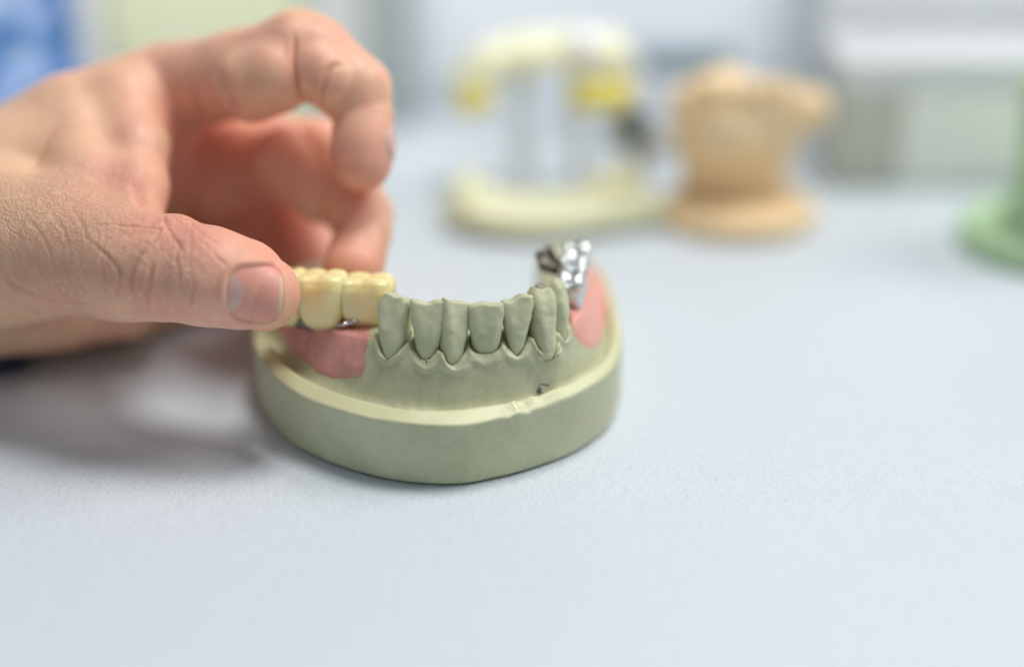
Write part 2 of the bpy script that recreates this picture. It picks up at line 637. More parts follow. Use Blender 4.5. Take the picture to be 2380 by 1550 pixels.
# photograph points of every stone tooth: left corner, right corner and middle of its edge, lowest point at the gum
TEETH = [
    dict(l=(878, 700), r=(948, 706), tip=(911, 683), root=(904, 828), zt=3.02, zr=2.02, cap='round', yaw=-12, wn=0.72),
    dict(l=(955, 702), r=(1034, 703), tip=(995, 700), root=(992, 848), zt=3.0, zr=1.92, cap='flat', yaw=-12, wn=0.55),
    dict(l=(1038, 694), r=(1093, 706), tip=(1065, 698), root=(1056, 855), zt=3.0, zr=1.90, cap='flat', yaw=-22, wn=0.76),
    dict(l=(1092, 712), r=(1168, 704), tip=(1130, 707), root=(1129, 836), zt=2.97, zr=1.98, cap='flat', yaw=8, wn=0.76),
    dict(l=(1170, 700), r=(1237, 685), tip=(1204, 692), root=(1202, 828), zt=3.0, zr=2.0, cap='flat', yaw=10, wn=0.55),
    dict(l=(1238, 692), r=(1292, 690), tip=(1264, 671), root=(1279, 826), zt=3.05, zr=1.98, cap='round', yaw=14, wn=0.78),
    dict(l=(1290, 690), r=(1334, 696), tip=(1305, 664), root=(1312, 800), zt=3.05, zr=2.06, cap='point', yaw=0, wn=0.52),
]
for T in TEETH:
    tip, root = G(*T['tip'], T['zt']), G(*T['root'], T['zr'])
    if T is TEETH[6]:
        tip = tip + np.array([0.03, 0.35, 0.0]); root = root + np.array([0.02, 0.2, 0.0])
    if T is TEETH[5]:
        tip = tip + np.array([0.0, 0.08, 0.0])
    T['tip3'], T['root3'] = tip, root
    depth = float((tip - CAM) @ FW)
    u, v = arch_frame(*tip[:2])
    a = math.radians(T['yaw'])
    u, v = u * math.cos(a) + v * math.sin(a), v * math.cos(a) - u * math.sin(a)
    w = (tip - root); T['len'] = float(np.linalg.norm(w)); w = w / T['len']
    v = v - w * (v @ w); v /= np.linalg.norm(v); u = np.cross(v, w)
    if u[0] < 0:
        u = -u
    T['M'] = np.stack([u, v, w]).astype(np.float32)
    wpx = (T['r'][0] - T['l'][0]) / FPX * depth
    T['wt'] = 0.540 * wpx / max(0.66, abs(u[0]))
    T['tilt'] = math.atan2(-(T['r'][1] - T['l'][1]), (T['r'][0] - T['l'][0])) * 0.8


def tooth_sdf(T, p):
    q = (p - T['tip3'].astype(np.float32)) @ T['M'].T
    L = T['len']
    x, y, z = q[:, 0], q[:, 1], q[:, 2] + L          # z = 0 at the gum line, L at the edge
    s = z / L
    # half width along the axis: widest near the edge, narrowing to the neck, rounded below
    half = T['wt'] * (T['wn'] + (1.0 - T['wn']) * smooth(0.1, 0.9, s))
    half = half * (1.0 + 0.05 * np.sin(np.clip(s, 0, 1) * math.pi)) * np.where(s < 0.27, np.sqrt(np.clip(1 - ((0.27 - s) / 0.35) ** 2, 0.02, 1)), 1.0)
    if T['cap'] == 'point':
        half = half * (1.0 - 0.55 * smooth(0.5, 1.05, s))
    if T['cap'] == 'round':
        half = half * np.sqrt(np.clip(1 - 0.62 * np.clip((s - 0.76) / 0.24, 0, 1) ** 2, 0.05, 1))
    # labial face is where root3..tip3 run (y = 0); thickness grows to the neck
    th = 0.25 + 0.45 * (1 - smooth(0.05, 1.0, s)) if T['cap'] == 'flat' else 0.36 + 0.40 * (1 - smooth(0.2, 1.05, s))
    lab = 0.085 * np.sin(np.clip(s, -0.1, 1.0) * math.pi)      # bulge of the front face
    back = lab - th
    yc = (lab + back) * 0.5; yh = th * 0.5
    if T['cap'] == 'point':
        th = th * (1.0 - 0.30 * smooth(0.5, 1.02, s))
        back = lab - th; yc = (lab + back) * 0.5; yh = th * 0.5
    pw = 3.0 + 1.2 * smooth(0.6, 1.0, s)
    e = (np.abs(x / half) ** pw + np.abs((y - yc) / yh) ** pw) ** (1 / pw)
    d = (e - 1) * np.minimum(half, yh)
    top = z - L + 0.035 * vnoise(p, 6.0, 51) - x * math.tan(T['tilt']) + 0.10 * np.abs((y - yc)) + 0.018 * np.sin(x * 13 + T['tip'][0])
    if T['cap'] == 'point':
        top = top * 0.8 + 0.55 * np.abs(x - 0.02) + 0.3 * np.abs(y - yc)
    d = smax(d, top, 0.03)
    d = smax(d, -(z + 0.09), 0.08)
    # carved labial face: a shallow hollow with raised borders, and fine unevenness
    d = d + 0.030 * np.exp(-(x / (half * 0.55)) ** 2) * smooth(0.35, 0.75, s) * smooth(-0.1, 0.1, y - yc)
    d = d + 0.018 * vnoise(p, 3.1, 2) + 0.007 * vnoise(p, 9.0, 3)
    return d


def rim_band(xy):
    x, y = xy[:, 0], xy[:, 1]
    p3 = np.stack([x, y, np.zeros_like(x)], 1)
    return np.interp(x, [-5.1, -4.2, -3.0, -1.0, 0.3, 1.4, 2.2], [0.20, 0.25, 0.29, 0.30, 0.24, 0.17, 0.16]) * (1 + 0.16 * vnoise(p3, 1.1, 8))


def gum_top(xy):
    """height of the cast over the plan"""
    x, y = xy[:, 0], xy[:, 1]
    dout = -poly_dist(xy, OUTLINE)
    da = poly_dist(xy, ARCH, closed=False)
    p3 = np.stack([x, y, np.zeros_like(x)], 1)
    land = 1.235 + 0.02 * vnoise(p3, 0.9, 5)
    band = rim_band(xy)
    inner = 1.0 * smooth(0.0, 1.0, dout / band)
    zb = land + 0.13 * np.clip(dout / band, 0, 1) + 0.012 * vnoise(p3, 2.4, 4)
    zb -= 0.13 * smooth(0.98, 1.45, dout / band) - 0.03 * smooth(1.5, 2.6, dout / band)
    ridge_h = np.interp(x, [-4.6, -3.6, -2.5, -1.8, 0.3, 0.9, 1.3], [1.85, 1.95, 2.10, 2.02, 2.04, 2.12, 2.1])
    back = smooth(0.2, 2.6, y)
    ridge_h = ridge_h - 0.25 * back
    r_ = np.clip(dout - band * 1.2, 0, None)
    t = smooth(0.08, 0.70, r_ / np.maximum(r_ + da, 1e-3))
    t2 = 0.65 * t + 0.35 * t * t
    z = zb + (ridge_h - 1.2) * t2
    # root eminences and knife marks on the front slope
    lumps = 0
    for T in TEETH:
        c = T['root3'][:2] + T['M'][1][:2] * 0.28
        lumps = lumps + np.exp(-((x - c[0]) ** 2 + (y - c[1]) ** 2) / (2 * 0.16 ** 2))
    z = z + 0.05 * np.clip(lumps, 0, 1.2) * 0.6 * smooth(1.0, 0.5, da)
    z = z + (0.034 * vnoise(p3 * np.array([1.5, 0.7, 1], np.float32), 2.6, 9) + 0.016 * vnoise(p3 * np.array([1.5, 1.1, 1], np.float32), 5.5, 11)) * smooth(0.3, 0.6, dout)
    # planed flats on the land, right of the middle
    fl = np.exp(-((x - 0.15) / 0.36) ** 2) * smooth(0.42, 0.2, dout)
    ph = (x * 0.86 + y * 0.5) * 5.2
    z = z + fl * 0.055 * (np.abs((ph % 2.0) - 1.0) - 0.5)
    return z


# gum points between teeth (papillae)
PAP = []
for a, b in zip(TEETH[:-1], TEETH[1:]):
    m = 0.5 * (a['tip3'] + b['tip3'])
    r = 0.5 * (a['root3'] + b['root3'])
    v = 0.5 * (a['M'][1] + b['M'][1])
    low = r + np.array([0, 0, -0.12]) - v * 0.10
    PAP.append((low, low * 0.58 + m * 0.42 - v * 0.36))


def cast_sdf_raw(p):
    xy = p[:, :2]
    d2 = poly_dist(xy, OUTLINE)
    dl = poly_dist(xy, LINGUAL)
    z = gum_top(xy)
    zt = p[:, 2] - z
    f = zt * 0.72
    for lo_, hi_ in PAP:
        f = smin(f, cone(p, lo_, 0.13, hi_, 0.10), 0.24)
    f = smax(f, d2 + 0.010 * vnoise(p, 3.2, 81) * smooth(0.9, 1.3, p[:, 2]) + 0.006 * vnoise(p, 1.3, 82), 0.022)
    f = smax(f, -dl, 0.25)
    f = smax(f, 0.015 - p[:, 2], 0.12)
    return f


def cast_sdf(p):
    f = cast_sdf_raw(p)
    near = (p[:, 2] > 1.4) & (p[:, 0] > -2.8) & (p[:, 0] < 1.6) & (p[:, 1] < 0.3) & (np.abs(f) < 0.5)
    if near.any():
        q = p[near]
        g = f[near]
        ts = [tooth_sdf(T, q) for T in TEETH]
        for T, d in zip(TEETH, ts):
            l = (q - T['tip3'].astype(np.float32)) @ T['M'].T
            zc = T['len'] * (-0.045 + 0.24 * np.minimum(np.abs(l[:, 0] / T['wt']), 1.05) ** 2) - T['len'] + 0.03 * vnoise(q, 4.0, 95)
            low = np.maximum(0.0 - (l[:, 2] + T['len']), 0)
            g = smin(g, smax(d - 0.075 + 0.8 * low + 0.5 * np.maximum(np.abs(l[:, 0]) - T['wt'], 0), (l[:, 2] - zc) * 0.8, 0.07), 0.17)
        for d in ts:
            g = smax(g, -(d - 0.005), 0.012)
        f[near] = g
    return f


model = thing('dental_model', 'olive green stone cast of a lower jaw with seven stone teeth', 'dental model', (-1.4, 0, 0))
cv, cf = mesh_sdf(cast_sdf, (-5.3, -3.2, -0.05), (2.4, 4.8, 2.7), 0.031)
cdo = -poly_dist(cv[:, :2].astype(np.float32), OUTLINE)
link('cast_base', cv, cf, M_STONE, model, attrs=dict(trim=smooth(0.02, 0.06, cdo) * smooth(1.12, 1.2, cv[:, 2]) * smooth(1.14, 1.0, cdo / rim_band(cv[:, :2])),
     gloss=np.exp(-((cv[:, 0] - 0.12) / 0.33) ** 4) * smooth(0.40, 0.25, cdo) * smooth(-0.3, 0.3, np.sin(cv[:, 0] * 17.0) + vnoise(cv.astype(np.float32), 3.0, 90))))
for T in TEETH:
    c = (T['tip3'] + T['root3']) / 2
    sdf_obj('tooth', lambda p, T=T: tooth_sdf(T, p), c - 0.95, c + 0.95, 0.026, M_TOOTH, model)


def gum_patch(pix_pts, extra, mat, lift, label):
    """soft pink insert that follows the cast, its plan outline taken where it lies on the cast"""
    pts = [hit(cast_sdf_raw, x, y, 23.0, 31.5, 700)[:2] for x, y in pix_pts]
    poly = catmull(list(pts) + [np.array(e) for e in extra], 5)
    lo = np.array([poly[:, 0].min() - 0.15, poly[:, 1].min() - 0.15, 0.9]); hi = np.array([poly[:, 0].max() + 0.15, poly[:, 1].max() + 0.15, 2.7])

    def s(p):
        f = cast_sdf_raw(p)
        m = poly_dist(p[:, :2], poly)
        lump = 0.05 * vnoise(p, 1.8, 21)
        return smax(smax(f - lift - lump, m, 0.07), -(f + 0.18), 0.02)
    o = sdf_obj('gum_insert', s, lo, hi, 0.034, mat, model)
    o['label'] = label
    return poly


gum_patch([(646, 768), (656, 791), (679, 816), (699, 834), (729, 859), (755, 874), (785, 882), (828, 879), (845, 867), (851, 842), (850, 819), (858, 796), (866, 778)],
          [(-2.62, -0.75), (-3.0, -0.25), (-3.7, 0.35), (-4.35, 0.8)], M_PINK, 0.045, 'dusky pink gum insert under the held bridge')
gum_patch([(1329, 771), (1339, 786), (1358, 806), (1374, 810), (1393, 798), (1404, 765), (1409, 714), (1404, 674), (1393, 643), (1372, 625)],
          [(1.15, 3.0), (0.95, 1.6), (0.95, 0.2), (1.05, -0.5)], M_PINK2, 0.05, 'salmon pink gum insert beside the metal crowns')


def strokes(name, lines, mat, rad, label=None, lift=0.004):
    """thin marks laid on the cast: each stroke a flat little ribbon"""
    V, Fc = [], []
    for ln in lines:
        pts = [hit(cast_sdf, x, y, 22.5, 29.0, 1600) for x, y in ln]
        pts = np.array(pts) + (CAM - np.array(pts)) / np.linalg.norm(CAM - np.array(pts), axis=1)[:, None] * 0.012
        for a, b in zip(pts[:-1], pts[1:]):
            d = b - a
            n = np.cross(d, FW); n = n / max(np.linalg.norm(n), 1e-6) * rad
            k = len(V)
            V += [a - n, a + n, b + n, b - n, a - n + FW * .02, a + n + FW * .02, b + n + FW * .02, b - n + FW * .02]
            Fc += [(k, k + 1, k + 2, k + 3), (k + 4, k + 7, k + 6, k + 5), (k, k + 4, k + 5, k + 1), (k + 2, k + 6, k + 7, k + 3), (k, k + 3, k + 7, k + 4), (k + 1, k + 5, k + 6, k + 2)]
    o = link(name, V, Fc, mat, model, smooth_shade=False)
    if label:
        o['label'] = label
    return o


strokes('pen_mark', [[(1253, 898), (1256, 908), (1254, 920)], [(1259, 902), (1251, 912)], [(1254, 905), (1261, 914)], [(1255, 893), (1266, 893), (1276, 896)],
                     [(1246, 912), (1252, 910)], [(1249, 903), (1255, 916), (1253, 924)]], M_INK, 0.006, 'small blue pen scribble')
strokes('scratch', [[(1186, 1069), (1200, 1065), (1216, 1062)], [(1196, 1068), (1224, 1062)]], M_SCRATCH, 0.010)

# ------------------------------------------------------------------ metal crowns on the right of the cast
metal = thing('metal_bridge', 'shiny unglazed metal bridge of three crowns seated on the cast', 'dental bridge', (1.2, 0.3, 2.0))


def crown_sdf(p, c, along, side, up, size, cusps, seed=0, groove=0.05):
    q = (p - np.asarray(c, np.float32)) @ np.stack([along, side, up]).astype(np.float32).T
    lx, ly, lz = size
    # taper towards the neck
    s = np.clip(q[:, 2] / lz, -1.2, 1.2)
    k = 1.0 + 0.10 * s
    k = np.where(s < 0, k - 0.16 * s * s, k)
    qq = q / np.stack([k, k, np.ones_like(k)], 1)
    d = rbox(qq, (lx, ly, lz), min(lx, ly) * 0.60)
    for cx, cy, r in cusps:
        d = smin(d, ellipsoid(q, (cx * lx, cy * ly, lz * 0.87), (r * lx, r * ly, lz * 0.14)), 0.10)
    d = smax(d, -cone(q, (-lx * 0.62, 0, lz * 1.06), groove * 1.3, (lx * 0.62, 0, lz * 1.06), groove * 1.3), 0.12)
    d = smax(d, -cone(q, (0.02, -ly * 0.85, lz * 1.12), groove, (-0.02, ly * 0.9, lz * 1.10), groove), 0.08)
    # grooves on the cheek side
    d = d + 0.075 * np.exp(-((q[:, 0] + 0.08 * lx) / (0.17 * lx / 0.4)) ** 2) * smooth(0.3, 1.0, q[:, 1] / ly) * smooth(-1.0, 0.6, s)
    d = d + 0.014 * np.cos(q[:, 0] * 15.0 + seed) * smooth(0.4, 1.0, q[:, 1] / ly) * smooth(0.9, 0.3, s)
    d = d + 0.012 * vnoise(p, 2.6, seed)
    return d


CUSPS = [(-0.60, 0.50, 0.36), (0.02, 0.58, 0.33), (0.60, 0.48, 0.36), (-0.55, -0.52, 0.38), (0.5, -0.5, 0.38)]
for i, (px, py, zz, sz) in enumerate([(1322, 655, 2.78, (0.29, 0.24, 0.36)), (1321, 610, 2.80, (0.30, 0.27, 0.42)), (1326, 582, 2.66, (0.29, 0.25, 0.44))]):
    c = np.array([1.12 + 0.06 * i, -0.25 + 0.60 * i + 0.25, 2.40 + 0.02 * i])
    al = np.array([0.06, 1.0, 0.0]); al /= np.linalg.norm(al)
    sd = np.array([al[1], -al[0], 0.0])
    sdf_obj('crown', lambda p, c=c, al=al, sd=sd, sz=sz, i=i: crown_sdf(p, c, al, sd, np.array([0, 0, 1.0]), sz, CUSPS, 30 + i, 0.07) + 0.028 * vnoise(p, 6.0, 60 + i),
            c - 0.75, c + 0.75, 0.03, M_METAL, metal)
CL = [hit(cast_sdf_raw, x, y, 24, 30, 800) - FW.astype(np.float32) * 0.06 for x, y in ((1352, 668), (1348, 695), (1343, 720))]
sdf_obj('clasp_plate', lambda p: smin(cone(p, CL[0], 0.12, CL[1], 0.10), cone(p, CL[1], 0.10, CL[2], 0.06), 0.03) + 0.012 * vnoise(p, 6, 77),
        np.min(CL, 0) - 0.3, np.max(CL, 0) + 0.3, 0.026, M_METAL, metal)
sdf_obj('lingual_arm', lambda p: smin(smin(cone(p, (0.9, 0.75, 2.55), 0.11, (0.60, 0.62, 2.72), 0.12), ball(p, (0.55, 0.75, 2.86), 0.11), 0.08), cone(p, (0.9, 0.9, 2.5), 0.1, (0.72, 0.95, 2.9), 0.09), 0.06),
        (0.3, 0.3, 2.2), (1.2, 1.3, 3.2), 0.03, M_METAL_D, metal)
sdf_obj('lingual_arm', lambda p: smin(cone(p, (0.55, -0.45, 2.55), 0.12, (0.85, -0.2, 2.45), 0.14), ball(p, (0.5, -0.4, 2.66), 0.12), 0.1),
        (0.2, -0.8, 2.2), (1.2, 0.2, 3.0), 0.03, M_METAL_D, metal)

# ------------------------------------------------------------------ ceramic bridge in the fingers
bridge = thing('ceramic_bridge', 'glossy cream yellow ceramic dental bridge held between thumb and finger', 'dental bridge', P(760, 700, 26.4))
al = P(900, 690, 26.15) - P(700, 683, 26.5); al /= np.linalg.norm(al)
up_ = np.array([0.02, 0.14, 1.0]); up_ -= al * (up_ @ al); up_ /= np.linalg.norm(up_)
sd_ = np.cross(al, up_)
if sd_[1] > 0:
    sd_ = -sd_
for i, (px, py, dz, hw, hh, cs, gr) in enumerate([
        (855, 700, 26.30, 0.485, 0.46, CUSPS, 0.05),
        (753, 699, 26.32, 0.435, 0.52, CUSPS, 0.05),
        (668, 692, 26.50, 0.36, 0.50, CUSPS, 0.05)]):
    c = P(px, py, dz)
    sdf_obj('crown', lambda p, c=c, hw=hw, hh=hh, cs=cs, gr=gr, i=i: crown_sdf(p, c, al, sd_, up_, (hw, 0.44, hh), cs, 40 + i, gr),
            c - 0.95, c + 0.95, 0.028, M_CERAMIC, bridge)


def frame_sdf(p):
    d = 1e9
    pts = [(P(780, 758, 26.06), .02), (P(800, 754, 26.04), .028), (P(820, 748, 26.06), .025), (P(850, 744, 26.08), .022), (P(905, 741, 26.12), .022)]
    for (a, ra), (b, rb) in zip(pts[:-1], pts[1:]):
        d = smin(d, cone(p, a, ra, b, rb), 0.05) if not isinstance(d, float) else cone(p, a, ra, b, rb)
    return d + 0.008 * vnoise(p, 5.0, 71)


sdf_obj('metal_collar', frame_sdf, P(790, 745, 26.2) - np.array([1.1, .7, .5]), P(790, 745, 26.2) + np.array([1.2, .7, .5]), 0.02, M_METAL, bridge)
pl = []
for (x0, y0, x1, y1, r) in [(700, 745, 725, 752, 0.15), (835, 750, 900, 746, 0.07)]:
    pl.append((P(x0, y0, 26.5), P(x1, y1, 26.4), r))
for a_, b_, r_ in pl:
    sdf_obj('metal_underside', lambda p, a_=a_, b_=b_, r_=r_: cone(p, a_, r_, b_, r_) + 0.02 * vnoise(p, 5.0, 72),
            np.minimum(a_, b_) - 0.4, np.maximum(a_, b_) + 0.4, 0.03, M_BROWN_REFL if r_ < 0.1 else M_METAL_D, bridge)

# ------------------------------------------------------------------ hand
def chain(p, nodes, k=0.0):
    d = None
    for (a, ra), (b, rb) in zip(nodes[:-1], nodes[1:]):
        e = cone(p, a, ra, b, rb)
        d = e if d is None else (smin(d, e, k) if k else np.minimum(d, e))
    return d


THUMB = [PR(-80, 570, 27.4, 215), PR(150, 580, 26.5, 158), PR(290, 612, 25.75, 130), PR(385, 627, 25.45, 122), PR(480, 640, 25.3, 113), PR(560, 660, 25.25, 106), PR(614, 682, 25.22, 85)]
INDEX = [PR(-60, 490, 29.3, 165), PR(190, 325, 28.9, 150), PR(395, 208, 29.3, 100), PR(555, 175, 28.35, 98), PR(690, 134, 27.75, 98), PR(735, 140, 27.7, 92), PR(826, 212, 27.55, 84), PR(845, 270, 27.5, 70), PR(838, 382, 27.35, 66)]
MIDDLE = [PR(-60, 600, 31.0, 160), PR(200, 430, 31.0, 150), PR(470, 330, 31.2, 118), PR(640, 365, 30.4, 96), PR(745, 370, 29.6, 96), PR(838, 500, 28.3, 75), PR(846, 540, 27.95, 66), PR(822, 622, 27.5, 70)]
RING = [PR(-60, 660, 32, 160), PR(200, 560, 32.2, 140), PR(450, 455, 32.4, 112), PR(610, 440, 32.3, 92), PR(700, 510, 32.0, 84), PR(728, 610, 31.4, 72)]
LITTLE = [PR(-80, 690, 30.2, 130), PR(140, 725, 30.0, 98), PR(300, 720, 30.2, 72), PR(430, 670, 31.2, 76), PR(560, 600, 32.4, 84), PR(650, 630, 32.2, 66)]
WRIST = [PR(-520, 640, 29.5, 235), PR(-250, 590, 29.0, 235), PR(-60, 560, 28.6, 225)]


def hand_base(p):
    w = chain(p, WRIST)
    th = chain(p, THUMB[:3]); th = smin(th, chain(p, THUMB[2:5]), 0.25); th = smin(th, chain(p, THUMB[4:]), 0.18)
    # web of skin between thumb and index finger
    web = chain(p, [PR(300, 265, 28.5, 100), PR(322, 350, 27.5, 68), PR(318, 440, 26.9, 66), PR(300, 520, 26.4, 80)], 0.3)
    ix = smin(chain(p, INDEX[:4]), chain(p, INDEX[3:6]), 0.2); 
    ixd = smin(chain(p, INDEX[5:7]), chain(p, INDEX[6:]), 0.10)
    ix = smin(ix, ixd, 0.10)
    ix = smin(ix, chain(p, [PR(590, 196, 27.65, 88), PR(640, 180, 27.4, 84)]), 0.16)
    ix = smin(ix, chain(p, [PR(742, 165, 27.35, 76), PR(775, 188, 27.25, 70)]), 0.03)
    mi = smin(chain(p, MIDDLE[:4]), chain(p, MIDDLE[3:6]), 0.15)
    mi = smin(mi, chain(p, MIDDLE[5:]), 0.12)
    ri = smin(chain(p, RING[:4]), chain(p, RING[3:]), 0.12)
    li = chain(p, LITTLE, 0.2)
    metac = smin(chain(p, INDEX[:3]), chain(p, MIDDLE[:3]), 0.6)
    metac = smin(metac, chain(p, RING[:3]), 0.9)
    f = smin(ix, metac, 0.25)
    f = smin(f, mi, 0.10)
    f = smin(f, ri, 0.04)
    f = smin(f, li, 0.5)
    f = smin(f, chain(p, [PR(664, 372, 29.25, 80), PR(755, 450, 28.85, 74)]), 0.035)
    f = smin(f, chain(p, [PR(430, 330, 30.9, 92), PR(510, 430, 31.2, 88)]), 0.35)
    f = smin(f, w, 1.2)
    web2 = chain(p, [PR(20, 430, 28.0, 150), PR(190, 365, 28.0, 118), PR(215, 450, 27.1, 110), PR(180, 520, 26.8, 120)])
    f = smin(f, web2, 0.5)
    f = smin(f, web, 0.30)
    f = smin(f, th, 0.38)
    # heel of the hand
    f = smin(f, chain(p, [PR(-80, 690, 28.6, 140), PR(150, 700, 28.8, 110), PR(290, 715, 29.2, 70)]), 0.6)
    # pads at finger ends and knuckle swellings
    f = smin(f, ellipsoid(p, P(845, 345, 27.35), (0.50, 0.50, 0.62)), 0.3)
    f = smin(f, ball(p, P(700, 95, 27.8), 0.52), 0.4)
    f = smin(f, ball(p, P(415, 545, 25.45), 0.33), 0.3)       # fold above the thumb joint
    return f


CREASES = []


def add_crease(pix, w, d, z0=23.5, z1=30):
    pts = [hit(hand_base, x, y, z0, z1, 420) for x, y in pix]
    CREASES.append((catmull(pts, 4, closed=False) if len(pts) > 2 else np.array(pts), w, d))


for pix, w, d in [
    ([(342, 575), (318, 607), (305, 648), (302, 683)], 0.040, 0.065),
    ([(356, 617), (346, 658), (340, 693), (343, 727)], 0.040, 0.078),
    ([(416, 559), (410, 610), (418, 642), (410, 715)], 0.030, 0.052),
    ([(451, 655), (447, 690), (443, 715)], 0.030, 0.034),
    ([(375, 531), (359, 559), (342, 575)], 0.030, 0.039),
    ([(222, 524), (300, 527), (378, 534)], 0.030, 0.031),
    ([(210, 560), (255, 600), (285, 640)], 0.030, 0.029),
    ([(380, 502), (392, 535), (430, 590)], 0.034, 0.039),
    ([(446, 512), (443, 560), (440, 620)], .028, .020),
    ([(270, 600), (278, 650), (262, 700)], 0.030, 0.029),
    ([(232, 590), (240, 640), (250, 690)], .030, .018),
    ([(470, 560), (505, 600), (535, 625)], .030, .018),
    ([(430, 505), (470, 545), (520, 575)], .030, .018),
    ([(6, 645), (64, 677), (133, 702), (222, 709)], .060, .060),
    ([(0, 690), (80, 725), (160, 738)], .070, .040),
    ([(100, 470), (150, 540), (170, 620)], .035, .016),
    ([(60, 500), (110, 570), (135, 650)], .035, .016),
    ([(150, 460), (195, 530), (215, 600)], .035, .016),
]:
    add_crease(pix, w, d)
for pix, w, d in [
    ([(684, 80), (687, 140), (692, 190), (699, 232)], .045, .065),
    ([(795, 150), (768, 160), (752, 195), (747, 240)], .05, .10),
    ([(318, 430), (326, 465), (333, 488)], .10, .08),
    ([(505, 160), (540, 235), (590, 288)], .14, .06),
    ([(445, 190), (455, 230), (470, 280)], .12, .045),
]:
    add_crease(pix, w, d, 24.0, 33)

# thumb nail frame: u runs to the tip, v up across the nail
NC = (592.0, 683.0)
NA = math.radians(3.0)


def nail_uv(x, y):
    dx, dy = x - NC[0], y - NC[1]
    u = (dx * math.cos(NA) + dy * math.sin(NA)) / 65.0
    v = (dx * math.sin(NA) - dy * math.cos(NA)) / 66.0
    return u, v


def nail_e(u, v):
    # squarer at the free edge, rounder at the root
    pw = np.where(u > 0, 5.0, 2.6)
    return (np.abs(u) ** pw + np.abs(v) ** 3.0) ** (1 / np.where(u > 0, 3.6, 2.7))


NAILP = hit(hand_base, *NC, 23.5, 27, 900)


def crease_dist(q, line):
    t = np.linspace(0, len(line) - 1, 40)
    pts = np.stack([np.interp(t, np.arange(len(line)), line[:, k]) for k in range(3)], 1).astype(np.float32)
    d2 = ((q * q).sum(1)[:, None] + (pts * pts).sum(1)[None, :] - 2 * q @ pts.T)
    i = d2.argmin(1)
    return np.sqrt(np.maximum(d2[np.arange(len(q)), i], 0)), np.sin((i + 0.5) / 40 * math.pi) ** 0.7


def to_px(p):
    q = p - CAM.astype(np.float32)
    z = q @ FW.astype(np.float32)
    return q[:, 0] / z * FPX + 1190, 775 - (q @ UP.astype(np.float32)) / z * FPX


def hand_sdf(p):
    f = hand_base(p)
    near = np.abs(f) < 0.35
    if near.any():
        q = p[near]; g = f[near]
        for line, w, d in CREASES:
            lo = line.min(0) - 0.3; hi = line.max(0) + 0.3
            m = ((q > lo) & (q < hi)).all(1)
            if m.any():
                e, tp = crease_dist(q[m], line)
                g[m] += tp * (d * np.exp(-(e / w) ** 2) - 0.30 * d * np.exp(-((e - 2.1 * w) / w) ** 2))
        m = np.linalg.norm(q - NAILP, axis=1) < 1.15
        if m.any():
            x, y = to_px(q[m])
            u, v = nail_uv(x, y)
            e = nail_e(u, v)
            g[m] += 0.034 * smooth(1.03, 0.96, e)
            fold = np.exp(-((e - 1.16) / 0.10) ** 2) * (0.042 - 0.03 * smooth(0.4, 1.0, u))
            g[m] -= fold
        g += 0.010 * vnoise(q, 2.2, 15) + 0.02 * vnoise(q, 0.8, 16)
        f[near] = g
    return f


hv, hf = mesh_sdf(hand_sdf, (-13.0, -3.2, 0.02), (-1.6, 8.6, 9.2), 0.038)
hx, hy = to_px(hv.astype(np.float32))
hd = (hv - CAM) @ FW
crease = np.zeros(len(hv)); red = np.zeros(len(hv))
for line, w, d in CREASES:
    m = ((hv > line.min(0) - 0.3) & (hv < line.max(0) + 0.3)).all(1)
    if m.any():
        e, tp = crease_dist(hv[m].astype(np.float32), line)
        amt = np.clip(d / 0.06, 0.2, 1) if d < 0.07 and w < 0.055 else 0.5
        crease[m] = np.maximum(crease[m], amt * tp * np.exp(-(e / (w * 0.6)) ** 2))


def spot(px, py, z, r, amt):
    c = P(px, py, z)
    d = np.linalg.norm(hv - c, axis=1)
    return amt * np.exp(-(d / r) ** 2)


for s in [(640, 600, 25.0, 0.8, 0.55), (612, 612, 24.6, 0.24, 0.7), (672, 640, 25.2, 0.45, 0.45), (560, 760, 25.0, 0.5, 0.35), (840, 420, 27.0, 0.8, 0.45), (880, 320, 27.3, 0.5, 0.4),
          (820, 600, 27.2, 0.9, 0.55), (430, 520, 25.2, 1.0, 0.6), (520, 565, 25.0, 0.8, 0.65), (600, 590, 24.9, 0.6, 0.7), (665, 640, 25.0, 0.5, 0.6), (370, 700, 25.0, 0.5, 0.4), (250, 560, 25.6, 0.9, 0.25), (620, 220, 27.6, 1.1, 0.35), (720, 110, 27.2, 0.8, 0.35), (330, 440, 26.6, 0.9, 0.45), (480, 380, 29.8, 1.6, 0.75), (640, 380, 29.8, 1.4, 0.75),
          (660, 520, 30.5, 1.3, 1.0), (450, 300, 28.5, 1.0, 0.6), (600, 480, 31.0, 1.5, 0.9), (335, 480, 26.6, 0.35, 0.6)]:  # palm hollow and finger gap spots put red bounce light into skin colour
    red = np.maximum(red, spot(*s))
for px_, w_, amt_ in [([(552, 616), (575, 609), (605, 607), (632, 613), (650, 628)], 0.075, 1.0), ([(535, 745), (570, 756), (620, 760)], 0.06, 0.6), ([(658, 640), (661, 690), (655, 740)], 0.06, 0.5)]:
    ln = np.array([hit(hand_base, a_, b_, 23.8, 26.8, 400) for a_, b_ in px_])
    red = np.maximum(red, amt_ * np.exp(-(line_dist3(hv.astype(np.float32), ln) / w_) ** 2))
red = np.clip(red, 0, 1)
tanv = smooth(300, 60, hx) * smooth(640, 520, hy) * 0.5 + smooth(140, 0, hx) * 0.3
wr = smooth(26.8, 25.8, hd) * smooth(560, 420, hx) * 0.9 + 0.15 * smooth(480, 620, hx) * smooth(26.3, 25.4, hd)
wr = wr * smooth(760, 640, hy) + 0.04
dust = smooth(26.3, 25.6, hd) * smooth(540, 610, hy + 0.12 * (300 - hx)) * smooth(60, 160, hx) * smooth(680, 560, hx)
